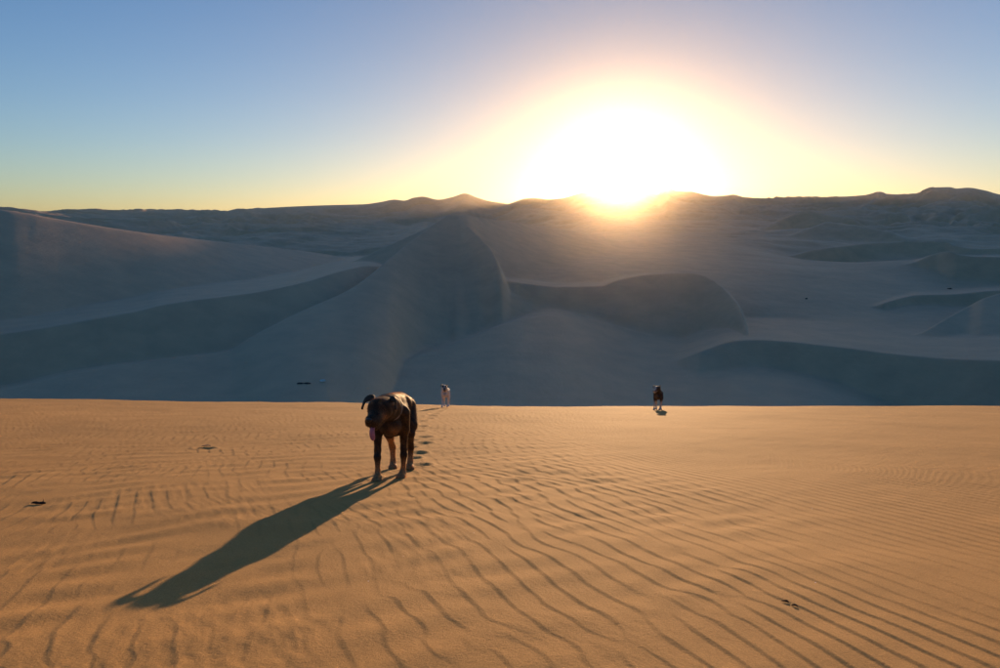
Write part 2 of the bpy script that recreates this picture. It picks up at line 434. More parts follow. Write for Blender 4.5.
# crest lines as (photo column, photo row, distance), then slope towards us, slope behind, roundness, toe blend
CRESTS = [
    # far ridges
    dict(p=[(-350, 205, 3500), (-120, 207, 3400), (0, 211, 3300), (50, 211.5, 3300), (100, 213.5, 3300), (130, 215, 3300), (150, 214, 3300), (180, 214, 3300), (200, 212.5, 3300),
            (225, 211.5, 3300), (250, 209, 3300), (290, 206.5, 3300), (330, 205, 3300), (365, 204, 3300), (380, 202, 3300), (395, 199.5, 3300), (404, 200.5, 3300),
            (414, 197.5, 3300), (423, 196.5, 3300), (438, 199.5, 3300), (452, 197, 3300), (465, 193.3, 3300), (476, 197, 3300), (490, 201, 3300), (503, 203, 3300), (520, 206, 3300), (560, 215, 3300)],
         f=7, b=8, e=4, rough=1.0),
    dict(p=[(470, 222, 2700), (490, 211, 2750), (505, 205, 2800), (515, 201.5, 2800), (524, 198.5, 2800), (535, 197.6, 2800), (548, 199, 2800), (562, 198, 2800), (573, 195, 2800),
            (584, 192.3, 2800), (598, 192.2, 2800), (609, 193.6, 2800), (620, 195.2, 2800), (631, 193.0, 2800), (641, 190.6, 2800), (650, 192.5, 2800), (657, 194, 2800), (662, 190.5, 2800), (668, 187.6, 2800),
            (675, 190.3, 2800), (681, 191.3, 2800), (692, 191.6, 2800), (705, 194.6, 2800), (716, 196, 2800), (725, 195.4, 2800), (733, 194.2, 2800), (745, 197, 2800), (770, 198, 2800), (800, 197.7, 2800),
            (840, 196.5, 2800), (866, 194.8, 2800), (878, 192, 2800), (890, 194, 2800), (915, 193.2, 2750), (926, 189.5, 2700), (937, 187, 2700), (950, 186.8, 2700), (957, 188.2, 2700), (967, 187.4, 2700),
            (985, 190, 2700), (1000, 194, 2700), (1060, 199, 2700), (1200, 196, 2700), (1500, 200, 2700)],
         f=7, b=8, e=2, rough=1.0),
    dict(p=[(500, 216, 2100), (530, 209, 2100), (560, 211, 2100), (590, 206, 2100), (625, 211, 2100), (660, 208, 2100), (700, 214, 2050)], f=16, b=5, e=3, rough=0.8),
    dict(p=[(-120, 216, 2600), (20, 217, 2500), (90, 220, 2500), (160, 223, 2400), (230, 224, 2400), (300, 222, 2600), (360, 221, 2600), (430, 217, 2600), (480, 214, 2600)], f=5, b=3, e=6, rough=1.0),
    dict(p=[(60, 240, 1500), (200, 238, 1500), (270, 240, 1450), (330, 243, 1400), (400, 240, 1400)], f=3, b=2, e=4, rough=0.7),
    dict(p=[(270, 252, 900), (300, 250, 900), (330, 250, 900), (350, 252, 880), (368, 248, 900), (385, 247, 900), (400, 250, 900)], f=22, b=4, e=1, rough=.5),
    # right hand mountain spurs
    dict(p=[(880, 214, 2000), (900, 210, 2050), (925, 206, 2100), (945, 201, 2150), (960, 196, 2200), (975, 194, 2250)], f=24, b=9, e=2, rough=1.0),
    dict(p=[(930, 231, 1500), (942, 224, 1550), (952, 219, 1600), (962, 213, 1650), (970, 206, 1700), (976, 203, 1720), (985, 207, 1700), (1000, 209, 1680), (1060, 212, 1650)], f=26, b=9, e=1, rough=1.0),
    dict(p=[(925, 236, 1250), (935, 231, 1300), (945, 224, 1350), (955, 218, 1400), (962, 219, 1390), (975, 225, 1350), (1000, 229, 1300), (1080, 232, 1300)], f=26, b=8, e=1, rough=.9),
    dict(p=[(860, 219, 1800), (890, 216, 1850), (915, 217, 1850), (945, 221, 1800)], f=22, b=5, e=3, rough=1.0),
    dict(p=[(700, 223, 1700), (718, 220.5, 1700), (728, 219, 1700), (740, 220, 1700), (752, 222.5, 1700)], f=25, b=3, e=1, rough=.2),
    # round topped dune on the right
    dict(p=[(738, 236, 1290), (755, 232, 1300), (768, 227, 1300), (782, 218.5, 1320), (797, 212.5, 1350), (811, 210, 1350), (832, 213.5, 1350), (850, 219, 1320), (865, 224, 1300), (885, 229, 1280)],
         f=27, b=9, e=3, rough=.1),
    dict(p=[(800, 232, 1050), (815, 226, 1080), (828, 221.5, 1100), (845, 224, 1090), (870, 229, 1060), (900, 235, 1020), (930, 240, 1000)], f=20, b=2, e=1.5, rough=.3),
    dict(p=[(640, 250, 1000), (700, 247, 1000), (740, 249, 1000), (760, 246, 1000), (776, 241.5, 1020), (800, 242.5, 1020), (830, 246, 1000), (850, 250, 980)], f=22, b=2, e=1, rough=.3),
    dict(p=[(560, 240, 1200), (620, 236, 1250), (660, 232, 1250), (700, 233, 1250), (740, 238, 1200)], f=14, b=3, e=2, rough=.4),
    # hollow faces on the right
    dict(p=[(785, 257.5, 790), (795, 255, 800), (815, 250, 810), (850, 245.5, 830), (890, 241.8, 850), (930, 240.5, 850), (945, 241, 850), (956, 246, 830), (975, 249, 820), (1010, 248, 820), (1100, 247, 820)],
         f=27, b=2, e=.8, rough=.15),
    dict(p=[(890, 270, 660), (915, 262, 660), (935, 254, 660), (950, 251.5, 650), (960, 255, 640), (975, 256.5, 640), (1000, 257, 640), (1060, 262, 630), (1150, 270, 600)], f=28, b=2, e=.8, rough=.15),
    dict(p=[(885, 303, 450), (905, 297.5, 470), (915, 295.5, 480), (950, 294.5, 490), (985, 291.5, 500), (1020, 289, 500), (1100, 287, 500)], f=29, b=2, e=.5, rough=.1),
    dict(p=[(905, 340, 352), (925, 331, 365), (940, 322, 380), (955, 313.5, 400), (970, 305.5, 420), (985, 298, 430), (1000, 293.5, 440), (1050, 285, 460), (1150, 280, 470)], f=9, b=16, e=.5, rough=.1),
    dict(p=[(745, 306, 430), (760, 305, 435), (772, 309, 425), (782, 313, 415)], f=27, b=2, e=.6, rough=.1),
    # left big dune with its long warm crest
    dict(p=[(-500, 214, 480), (-120, 203, 475), (0, 209.5, 480), (30, 214, 482), (60, 219.5, 485), (100, 226, 492), (150, 233.5, 510), (200, 239.5, 555), (250, 245, 620), (290, 249.5, 670), (330, 255, 700), (365, 264, 690), (395, 280, 640)],
         f=[(-500, 18), (0, 17.5), (120, 16), (200, 11), (280, 5), (340, 3.5), (400, 3)], b=9, e=6, rough=.05),
    # its lower steep face
    dict(p=[(-400, 352, 268), (-100, 343, 268), (0, 334, 270), (54, 326, 274), (100, 318, 279), (140, 310.5, 285), (160, 305.5, 289), (200, 299.5, 298), (252, 293, 312), (305, 282, 336), (340, 271.5, 365), (365, 266, 400), (400, 272, 440)],
         f=[(-400, 30), (0, 28), (100, 26), (200, 22), (340, 16), (400, 12)], b=1.5, e=.7, rough=.03),
    # the tall middle dune: its right shoulder, its sharp rib and its long left ridge
    dict(p=[(440, 222, 560), (455, 215.5, 560), (465, 215.5, 570), (480, 217.5, 600), (500, 220.5, 640), (524, 224, 680), (553, 228, 720), (590, 235, 740), (630, 244, 740), (680, 256, 700)],
         f=[(440, 14), (470, 13.5), (500, 11.5), (540, 9.5), (600, 7), (680, 5)], b=12, e=.8, rough=.12),
    dict(p=[(-400, 420, 222), (-100, 400, 223), (0, 390.5, 225), (40, 381.5, 228), (72, 374, 231), (120, 366, 235), (162, 361, 239), (200, 356, 243), (230, 351, 247), (241, 345, 251), (251, 338, 255), (265, 330, 261), (280, 322, 268), (295, 314.5, 276), (309, 308, 285),
            (325, 301, 296), (340, 294.5, 309), (355, 286, 326), (370, 275, 352), (385, 262, 388), (400, 249.5, 428), (415, 238, 468), (428, 228, 500), (440, 219.5, 528), (447, 215.5, 540), (454, 214, 545),
            (460, 218.5, 530), (467, 225, 502), (476, 233.5, 472), (484, 241.5, 450), (491, 249.5, 431), (497, 259, 412), (502, 272, 395), (510, 292, 378)],
         f=[(-400, 5), (0, 5), (250, 6), (340, 8), (385, 10), (404, 12.5), (425, 14.5), (456, 15.5), (476, 17), (500, 21)], b=[(-400, 6), (300, 8), (400, 16), (460, 20), (476, 8), (500, 4)], e=[(-400, .5), (455, .5), (480, 1.0), (491, 4), (502, 12)], rough=.05),
    # dark hollow in the middle, and the round shoulder right of it
    dict(p=[(468, 288, 381), (476, 282, 384), (490, 280, 387), (530, 284, 395), (560, 287, 400), (600, 286, 405), (620, 279.5, 412), (650, 274.5, 420), (690, 273, 425),
            (703, 275.5, 422), (714, 281, 412), (724, 288.5, 398), (734, 299, 378), (741, 310, 356), (745, 322, 335), (748, 334, 318), (750, 346, 305)],
         f=[(468, 20), (600, 23), (700, 23), (750, 18)], b=[(468, 2), (600, 2), (700, 5), (750, 7)], e=[(468, .8), (660, .9), (705, 2.5), (750, 9)], rough=.05),
    # lower light shoulder rising from the left under the hollow
    dict(p=[(200, 440, 205), (280, 412, 208), (320, 398, 215), (352, 383, 228), (390, 367, 243), (428, 353, 262), (455, 344, 275), (471, 338, 283), (500, 326, 300), (520, 320, 312), (545, 316, 325), (580, 320, 335), (620, 330, 340), (660, 343, 325), (700, 356, 300), (740, 366, 280), (800, 385, 255), (900, 430, 230)],
         f=[(320, 4), (545, 4.5), (600, 2.5), (740, 1.5)], b=[(320, 3), (471, 8), (560, 2), (740, 2)], e=[(320, 1.0), (520, 1.2), (600, 8), (740, 10)], rough=.03, k=3.0),
    # long dark face along the lower right
    dict(p=[(700, 352, 285), (735, 341, 295), (768, 340.3, 300), (800, 343, 298), (840, 347.5, 295), (880, 352.5, 290), (912, 356, 286), (950, 359, 281), (1000, 360.5, 275), (1150, 365, 265), (1400, 372, 255)],
         f=[(700, 14), (768, 26), (850, 30), (1400, 32)], b=1.5, e=.5, rough=.03),
]


def pchip(xk, yk, x):
    xk = np.asarray(xk, float); yk = np.asarray(yk, float)
    h = np.diff(xk); dl = np.diff(yk) / h
    m = np.zeros_like(yk)
    m[0], m[-1] = dl[0], dl[-1]
    for i in range(1, len(xk) - 1):
        if dl[i - 1] * dl[i] > 0:
            w1 = 2 * h[i] + h[i - 1]; w2 = h[i] + 2 * h[i - 1]
            m[i] = (w1 + w2) / (w1 / dl[i - 1] + w2 / dl[i])
    x = np.clip(x, xk[0], xk[-1])
    i = np.clip(np.searchsorted(xk, x) - 1, 0, len(h) - 1)
    t = (x - xk[i]) / h[i]
    return ((2 * t**3 - 3 * t**2 + 1) * yk[i] + (t**3 - 2 * t**2 + t) * h[i] * m[i]
            + (-2 * t**3 + 3 * t**2) * yk[i + 1] + (t**3 - t**2) * h[i] * m[i + 1])


az_far = az_list(900, 640, 60)
r_far = np.concatenate([np.geomspace(29, 190, 26)[:-1], np.geomspace(190, 1000, 430)[:-1], np.geomspace(1000, 5000, 190)[:-1], np.geomspace(5000, 9000, 12)])


def far_h(x, y, A, R):
    na, nr = len(az_far), len(r_far)
    a = np.where(az_far > math.pi, az_far - 2 * math.pi, az_far)
    cols = sorted(BASE)
    caz = [math.atan((c - 500) / FPX) for c in cols]
    lr = np.log(r_far)
    prof = np.array([pchip(np.log([q[0] for q in BASE[c]]), [q[1] for q in BASE[c]], lr) for c in cols])  # col x r
    base = np.array([pchip(caz, prof[:, k], a) for k in range(nr)])                                       # r x az
    RR = R.reshape(nr, na)
    X = x.reshape(nr, na); Y = y.reshape(nr, na)
    # soft, wind combed relief that grows with distance
    rough = sstep(500, 2500, RR)
    warp = F_SMOOTH(X, Y, 3000.0) * 60
    n1 = F_FBM(X + warp, Y, 5200.0)
    rid = 1 - np.abs(F_FBM2(X + 300 + warp, Y * 0.8 + 100 + warp, 4200.0)) * 1.2
    base = base + F_SMOOTH(X, Y, 900.0) * 1.1 * sstep(180, 500, RR) + n1 * (2.0 + 9 * rough) * sstep(300, 1200, RR) + rid * 15 * rough * (0.35 + 0.65 * sstep(0.15, 0.6, np.arctan2(X, Y)) + 0.3 * sstep(-0.05, -0.2, np.arctan2(X, Y)))
    # fine wind-carved texture on the near dunes
    h = base
    rel = n1 * 9 + rid * 16
    small = F_FBM(X + 40, Y * .6, 260.0)
    for c in CRESTS:
        pts = [spot(*q) for q in c['p']]
        pa = np.array([q[0] for q in pts]); pd = [q[1] for q in pts]; pz = [q[2] for q in pts]
        o = np.argsort(pa)
        pa = pa[o]; pd = np.array(pd)[o]; pz = np.array(pz)[o]
        D = pchip(pa, pd, a); Z = pchip(pa, pz, a)
        out = np.maximum(pa[0] - a, 0) + np.maximum(a - pa[-1], 0)
        Z = Z - out * D * 0.45 - (out > 0.25) * 300
        D = D[None, :]; Z = Z[None, :]

        def ang_of(s):
            if isinstance(s, (int, float)):
                return math.tan(math.radians(s))
            sa = [math.atan((q[0] - 500) / FPX) for q in s]
            return np.tan(np.radians(pchip(sa, [q[1] for q in s], a)))[None, :]
        tf, tb = ang_of(c['f']), ang_of(c['b'])
        dx = RR - D
        e = c['e']
        if not isinstance(e, (int, float)):
            e = pchip([math.atan((q[0] - 500) / FPX) for q in e], [q[1] for q in e], a)[None, :]
        dist = np.abs(dx)
        rnd = np.sqrt(dist * dist + e * e) - e
        drop = np.where(dx < 0, tf, tb) * rnd
        away = 1 - np.exp(-(dist / (0.05 * D)) ** 2)
        z = Z - drop + c['rough'] * rel * 0.8 * away * sstep(500, 2000, RR) - (c['rough'] > 0) * 0
        k = 0.0030 * D * (1 + 0.3 * c['rough'])
        k = c.get('k', k)
        h = smax(z, h, k)
    h = h + small * 0.06 * sstep(150, 600, RR)
    crag = 1 - np.abs(F_FBM2(X * .9 + warp * 2, Y * .7 - X * .35, 1500.0))
    h = h + crag * 7.0 * sstep(700, 1500, RR) * (0.25 + 0.75 * sstep(0.40, 0.58, np.arctan2(X, Y)) + 0.35 * sstep(-.1, -.35, np.arctan2(X, Y))) * (1 - sstep(2500, 2680, RR))
    fg = fg_base(X, Y) - 0.12
    # the near slope runs down and under
    h = np.maximum(h, fg) if False else smax(fg, h, 2.0)
    h = np.where(RR < 60, fg, h)
    return h.ravel()


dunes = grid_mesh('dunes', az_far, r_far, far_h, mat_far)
# ------------------------------------------------------------------ thin desert haze
def add_haze(density):
    bm = bmesh.new()
    bmesh.ops.create_cube(bm, size=1.0)
    bmesh.ops.scale(bm, vec=(18500, 18500, 290), verts=bm.verts)
    bmesh.ops.translate(bm, vec=(0, 0, 60), verts=bm.verts)
    me = bpy.data.meshes.new('haze'); bm.to_mesh(me); bm.free()
    o = bpy.data.objects.new('haze', me); COL.objects.link(o)
    o['kind'] = 'stuff'; o['label'] = 'thin warm desert haze lying over the dunes'
    m = bpy.data.materials.new('haze_air'); m.use_nodes = True
    n, l = m.node_tree.nodes, m.node_tree.links
    n.clear()
    v = n.new('ShaderNodeVolumePrincipled')
    v.inputs['Color'].default_value = (1.0, 0.84, 0.62, 1)
    v.inputs['Density'].default_value = density
    v.inputs['Anisotropy'].default_value = 0.925
    out = n.new('ShaderNodeOutputMaterial'); l.new(v.outputs[0], out.inputs['Volume'])
    me.materials.append(m)
    return o


add_haze(0.000034)
# ------------------------------------------------------------------ dogs
def plain_mat(name, col, rough=0.7, spec=0.3, bump=None):
    m, n, l, p = new_mat(name)
    p.inputs['Roughness'].default_value = rough
    p.inputs['Specular IOR Level'].default_value = spec
    tc = n.new('ShaderNodeTexCoord')
    t = n.new('ShaderNodeTexNoise'); t.inputs['Scale'].default_value = 40; t.inputs['Detail'].default_value = 5
    l.new(tc.outputs['Object'], t.inputs['Vector'])
    r = n.new('ShaderNodeValToRGB')
    r.color_ramp.elements[0].position = 0.3; r.color_ramp.elements[1].position = 0.7
    r.color_ramp.elements[0].color = (*[c * 0.75 for c in col], 1)
    r.color_ramp.elements[1].color = (*[c * 1.2 for c in col], 1)
    l.new(t.outputs['Fac'], r.inputs['Fac']); l.new(r.outputs[0], p.inputs['Base Color'])
    if bump:
        b = n.new('ShaderNodeBump'); b.inputs['Distance'].default_value = bump
        l.new(t.outputs['Fac'], b.inputs['Height']); l.new(b.outputs[0], p.inputs['Normal'])
    return m


def coat_material():
    m, n, l, p = new_mat('short_coat')
    a = n.new('ShaderNodeAttribute'); a.attribute_name = 'coat'
    tc = n.new('ShaderNodeTexCoord')
    mp = n.new('ShaderNodeMapping'); mp.inputs['Scale'].default_value = (1, 0.35, 0.5)
    l.new(tc.outputs['Object'], mp.inputs['Vector'])
    t = n.new('ShaderNodeTexNoise'); t.inputs['Scale'].default_value = 130; t.inputs['Detail'].default_value = 5
    l.new(mp.outputs[0], t.inputs['Vector'])
    r = n.new('ShaderNodeValToRGB')
    r.color_ramp.elements[0].position = 0.3; r.color_ramp.elements[1].position = 0.7
    r.color_ramp.elements[0].color = (0.6, 0.6, 0.6, 1); r.color_ramp.elements[1].color = (1.35, 1.3, 1.25, 1)
    l.new(t.outputs['Fac'], r.inputs['Fac'])
    mx = n.new('ShaderNodeMixRGB'); mx.blend_type = 'MULTIPLY'; mx.inputs[0].default_value = 1
    l.new(a.outputs['Color'], mx.inputs[1]); l.new(r.outputs[0], mx.inputs[2])
    l.new(mx.outputs[0], p.inputs['Base Color'])
    b = n.new('ShaderNodeBump'); b.inputs['Distance'].default_value = 0.002; b.inputs['Strength'].default_value = 0.7
    l.new(t.outputs['Fac'], b.inputs['Height']); l.new(b.outputs[0], p.inputs['Normal'])
    p.inputs['Roughness'].default_value = 0.62
    p.inputs['Specular IOR Level'].default_value = 0.22
    p.inputs['Sheen Weight'].default_value = 0.08
    p.inputs['Sheen Roughness'].default_value = 0.35
    p.inputs['Sheen Tint'].default_value = (1.0, 0.8, 0.55, 1)
    return m


COAT = coat_material()
NOSE = plain_mat('wet_nose', (0.012, 0.011, 0.011), 0.3, 0.6)
EYE = plain_mat('dark_eye', (0.015, 0.009, 0.005), 0.12, 0.7)
TONGUE = plain_mat('tongue', (0.42, 0.15, 0.20), 0.4, 0.5, 0.001)
STRAP = plain_mat('collar_webbing', (0.30, 0.25, 0.20), 0.7, 0.3)


def link(name, me, mat, parent=None):
    me.materials.append(mat)
    o = bpy.data.objects.new(name, me)
    COL.objects.link(o)
    if parent is not None:
        o.parent = parent
    return o


def organic(prims, voxel, k, smooth_k=None):
    """one continuous skin over a set of tapered limbs: (a, ra, b, rb[, sx])"""
    bm = bmesh.new()
    for pr in prims:
        a, ra, b, rb = pr[:4]
        sx = pr[4] if len(pr) > 4 else 1.0
        a = Vector(a); b = Vector(b)
        L = (b - a).length
        nseg = max(1, int(L / (0.35 * min(ra, rb))) + 1)
        for i in range(nseg + 1):
            t = i / nseg
            c = a.lerp(b, t); r = ra + (rb - ra) * t
            mt = Matrix.Translation(c) @ Matrix.Diagonal((r * sx, r, r, 1))
            bmesh.ops.create_icosphere(bm, subdivisions=2, radius=1.0, matrix=mt)
    me = bpy.data.meshes.new('tmp'); bm.to_mesh(me); bm.free()
    o = bpy.data.objects.new('tmp', me); COL.objects.link(o)
    md = o.modifiers.new('r', 'REMESH'); md.mode = 'VOXEL'; md.voxel_size = voxel
    bpy.context.view_layer.update()
    dg = bpy.context.evaluated_depsgraph_get()
    out = bpy.data.meshes.new_from_object(o.evaluated_get(dg))
    bpy.data.objects.remove(o)
    bpy.data.meshes.remove(me)
    n = len(out.vertices)
    P = np.empty(n * 3, dtype=np.float32); out.vertices.foreach_get('co', P); P = P.reshape(-1, 3).astype(float)

    def sdf(P):
        res = None
        for pr in prims:
            a, ra, b, rb = np.array(pr[0], float), pr[1], np.array(pr[2], float), pr[3]
            sx = pr[4] if len(pr) > 4 else 1.0
            ab = b - a
            t = np.clip(((P - a) @ ab) / max(ab @ ab, 1e-9), 0, 1)
            q = P - (a + t[:, None] * ab)
            q[:, 0] /= sx
            d = (np.sqrt((q ** 2).sum(1)) - (ra + (rb - ra) * t)) * min(1.0, sx + 0.1)
            if res is None:
                res = d
            else:
                h = np.clip(0.5 + 0.5 * (res - d) / k, 0, 1)
                res = res * (1 - h) + d * h - k * h * (1 - h)
        return res
    for _ in range(6):
        d = sdf(P)
        g = np.stack([(sdf(P + e) - d) / 1e-3 for e in np.eye(3) * 1e-3], axis=1)
        gn = (g ** 2).sum(1)
        P -= (d / np.maximum(gn, 0.2))[:, None] * g * 0.8
    out.vertices.foreach_set('co', P.astype(np.float32).ravel())
    out.polygons.foreach_set('use_smooth', np.ones(len(out.polygons), dtype=bool))
    out.update()
    return out, P


def leaf(path, widths, side, thick, name):
    """a flat tapering flap with thickness and a slight cup, e.g. an ear or a tongue"""
    bm = bmesh.new()
    side = Vector(side).normalized()
    rows = []
    n = len(path)
    for i, (p, w) in enumerate(zip(path, widths)):
        p = Vector(p)
        d = (Vector(path[min(i + 1, n - 1)]) - Vector(path[max(i - 1, 0)])).normalized()
        nm = d.cross(side).normalized()
        row = []
        for s, up in ((-1, 0), (-.5, 1), (.5, 1), (1, 0), (.5, -1), (-.5, -1)):
            row.append(bm.verts.new(p + side * s * w + nm * up * thick - nm * abs(s) * w * 0.25))
        rows.append(row)
    for i in range(n - 1):
        for j in range(6):
            bm.faces.new((rows[i][j], rows[i][(j + 1) % 6], rows[i + 1][(j + 1) % 6], rows[i + 1][j]))
    bm.faces.new(rows[0][::-1]); bm.faces.new(rows[-1])
    bmesh.ops.recalc_face_normals(bm, faces=bm.faces)
    bmesh.ops.subdivide_edges(bm, edges=bm.edges, cuts=1, use_grid_fill=True, smooth=0.6)
    for f in bm.faces:
        f.smooth = True
    me = bpy.data.meshes.new(name); bm.to_mesh(me); bm.free()
    return me


def ball(name, c, r, mat, parent, scale=(1, 1, 1)):
    bm = bmesh.new()
    bmesh.ops.create_icosphere(bm, subdivisions=3, radius=r, matrix=Matrix.Translation(c) @ Matrix.Diagonal((*scale, 1)))
    for f in bm.faces:
        f.smooth = True
    me = bpy.data.meshes.new(name); bm.to_mesh(me); bm.free()
    return link(name, me, mat, parent)


def ring(name, c, axis, rad, w, th, mat, parent, sx=0.9):
    """a strap round a neck"""
    bm = bmesh.new()
    q = Vector(axis).to_track_quat('Z', 'Y')
    N = 28
    rows = []
    for i in range(N):
        a = 2 * math.pi * i / N
        row = []
        for dr, dz in ((0, -w), (th, -w * .8), (th, w * .8), (0, w)):
            v = q @ Vector(((rad + dr) * math.cos(a) * sx, (rad + dr) * math.sin(a), dz))
            row.append(bm.verts.new(Vector(c) + v))
        rows.append(row)
    for i in range(N):
        for j in range(4):
            bm.faces.new((rows[i][j], rows[(i + 1) % N][j], rows[(i + 1) % N][(j + 1) % 4], rows[i][(j + 1) % 4]))
    bmesh.ops.recalc_face_normals(bm, faces=bm.faces)
    me = bpy.data.meshes.new(name); bm.to_mesh(me); bm.free()
    return link(name, me, mat, parent)


def leg(x0, y0, pts, toe_dir=(0, -1)):
    """pts: [(x, y, z, r), ...] from shoulder or hip to pastern; paw added at the end"""
    out = []
    for a, b in zip(pts[:-1], pts[1:]):
        out.append((a[:3], a[3], b[:3], b[3]))
    x, y, z, r = pts[-1]
    dx, dy = toe_dir
    out.append(((x, y, 0.030), 0.028, (x + dx * 0.035, y + dy * 0.035, 0.024), 0.025))
    for k in (-1.5, -0.5, 0.5, 1.5):
        sxx = k * 0.0155
        f = 0.062 - abs(k) * 0.006
        out.append(((x + dx * 0.03 - dy * sxx, y + dy * 0.03 + dx * sxx, 0.020), 0.0125,
                    (x + dx * f - dy * sxx * 1.15, y + dy * f + dx * sxx * 1.15, 0.012), 0.0115))
    return out


def finish(root, slope, scale):
    """stand the dog upright on the slope: feet follow the ground, legs stay plumb"""
    for ch in root.children:
        me = ch.data
        n = len(me.vertices)
        P = np.empty(n * 3, dtype=np.float32); me.vertices.foreach_get('co', P); P = P.reshape(-1, 3)
        P[:, 2] += -slope * P[:, 1]
        me.vertices.foreach_set('co', (P * scale).ravel())
        me.update()


FUR = None


def add_fur(me, P, cols, root, count=26000, length=.013):
    """short hairs lying back along the body, one thin blade each"""
    global FUR
    r = np.random.default_rng(4)
    n = len(me.polygons)
    c = np.empty(n * 3, dtype=np.float32); me.polygons.foreach_get('center', c); c = c.reshape(-1, 3)
    nr = np.empty(n * 3, dtype=np.float32); me.polygons.foreach_get('normal', nr); nr = nr.reshape(-1, 3)
    ls = np.empty(n, dtype=np.int32); me.polygons.foreach_get('loop_start', ls)
    lv = np.empty(len(me.loops), dtype=np.int32); me.loops.foreach_get('vertex_index', lv)
    fc = cols[lv[ls]]
    k = r.integers(0, n, count)
    p = c[k] + r.normal(0, .003, (count, 3)); N = nr[k]
    flow = np.array([0, 1.0, -.55])[None, :] + r.normal(0, .25, (count, 3))
    flow = flow - (flow * N).sum(1)[:, None] * N
    flow /= np.linalg.norm(flow, axis=1)[:, None] + 1e-6
    d = flow * .85 + N * (.38 + .15 * r.random((count, 1)))
    d /= np.linalg.norm(d, axis=1)[:, None]
    L = length * r.uniform(.6, 1.2, (count, 1)) * np.where(p[:, 2:3] < .25, .5, 1)
    side = np.cross(d, N); side /= np.linalg.norm(side, axis=1)[:, None] + 1e-6
    p = p - N * .002
    v = np.stack([p - side * .0011, p + side * .0011, p + d * L], 1).reshape(-1, 3)
    m2 = bpy.data.meshes.new('fur')
    m2.vertices.add(len(v)); m2.vertices.foreach_set('co', v.astype(np.float32).ravel())
    m2.loops.add(len(v)); m2.loops.foreach_set('vertex_index', np.arange(len(v), dtype=np.int32))
    m2.polygons.add(count); m2.polygons.foreach_set('loop_start', np.arange(0, len(v), 3, dtype=np.int32))
    m2.polygons.foreach_set('loop_total', np.full(count, 3, dtype=np.int32))
    m2.update(calc_edges=True)
    at = m2.color_attributes.new('coat', 'FLOAT_COLOR', 'POINT')
    cc = np.repeat(fc[k] * r.uniform(.7, 1.6, (count, 1)).astype(np.float32), 3, axis=0); cc[:, 3] = 1
    at.data.foreach_set('color', cc.astype(np.float32).ravel())
    m, nn, ll, pp = new_mat('hair')
    a = nn.new('ShaderNodeAttribute'); a.attribute_name = 'coat'
    ll.new(a.outputs['Color'], pp.inputs['Base Color'])
    pp.inputs['Roughness'].default_value = .5
    tr = nn.new('ShaderNodeBsdfTranslucent')
    g = nn.new('ShaderNodeMixRGB'); g.blend_type = 'MULTIPLY'; g.inputs[0].default_value = 1; g.inputs[2].default_value = (5.0, 3.8, 2.4, 1)
    ll.new(a.outputs['Color'], g.inputs[1]); ll.new(g.outputs[0], tr.inputs['Color'])
    mx = nn.new('ShaderNodeMixShader'); mx.inputs[0].default_value = .5
    ll.new(pp.outputs[0], mx.inputs[1]); ll.new(tr.outputs[0], mx.inputs[2])
    ll.new(mx.outputs[0], nn['Material Output'].inputs['Surface'])
    o = link('fur', m2, m, root)
    o['kind'] = 'stuff'
    return o


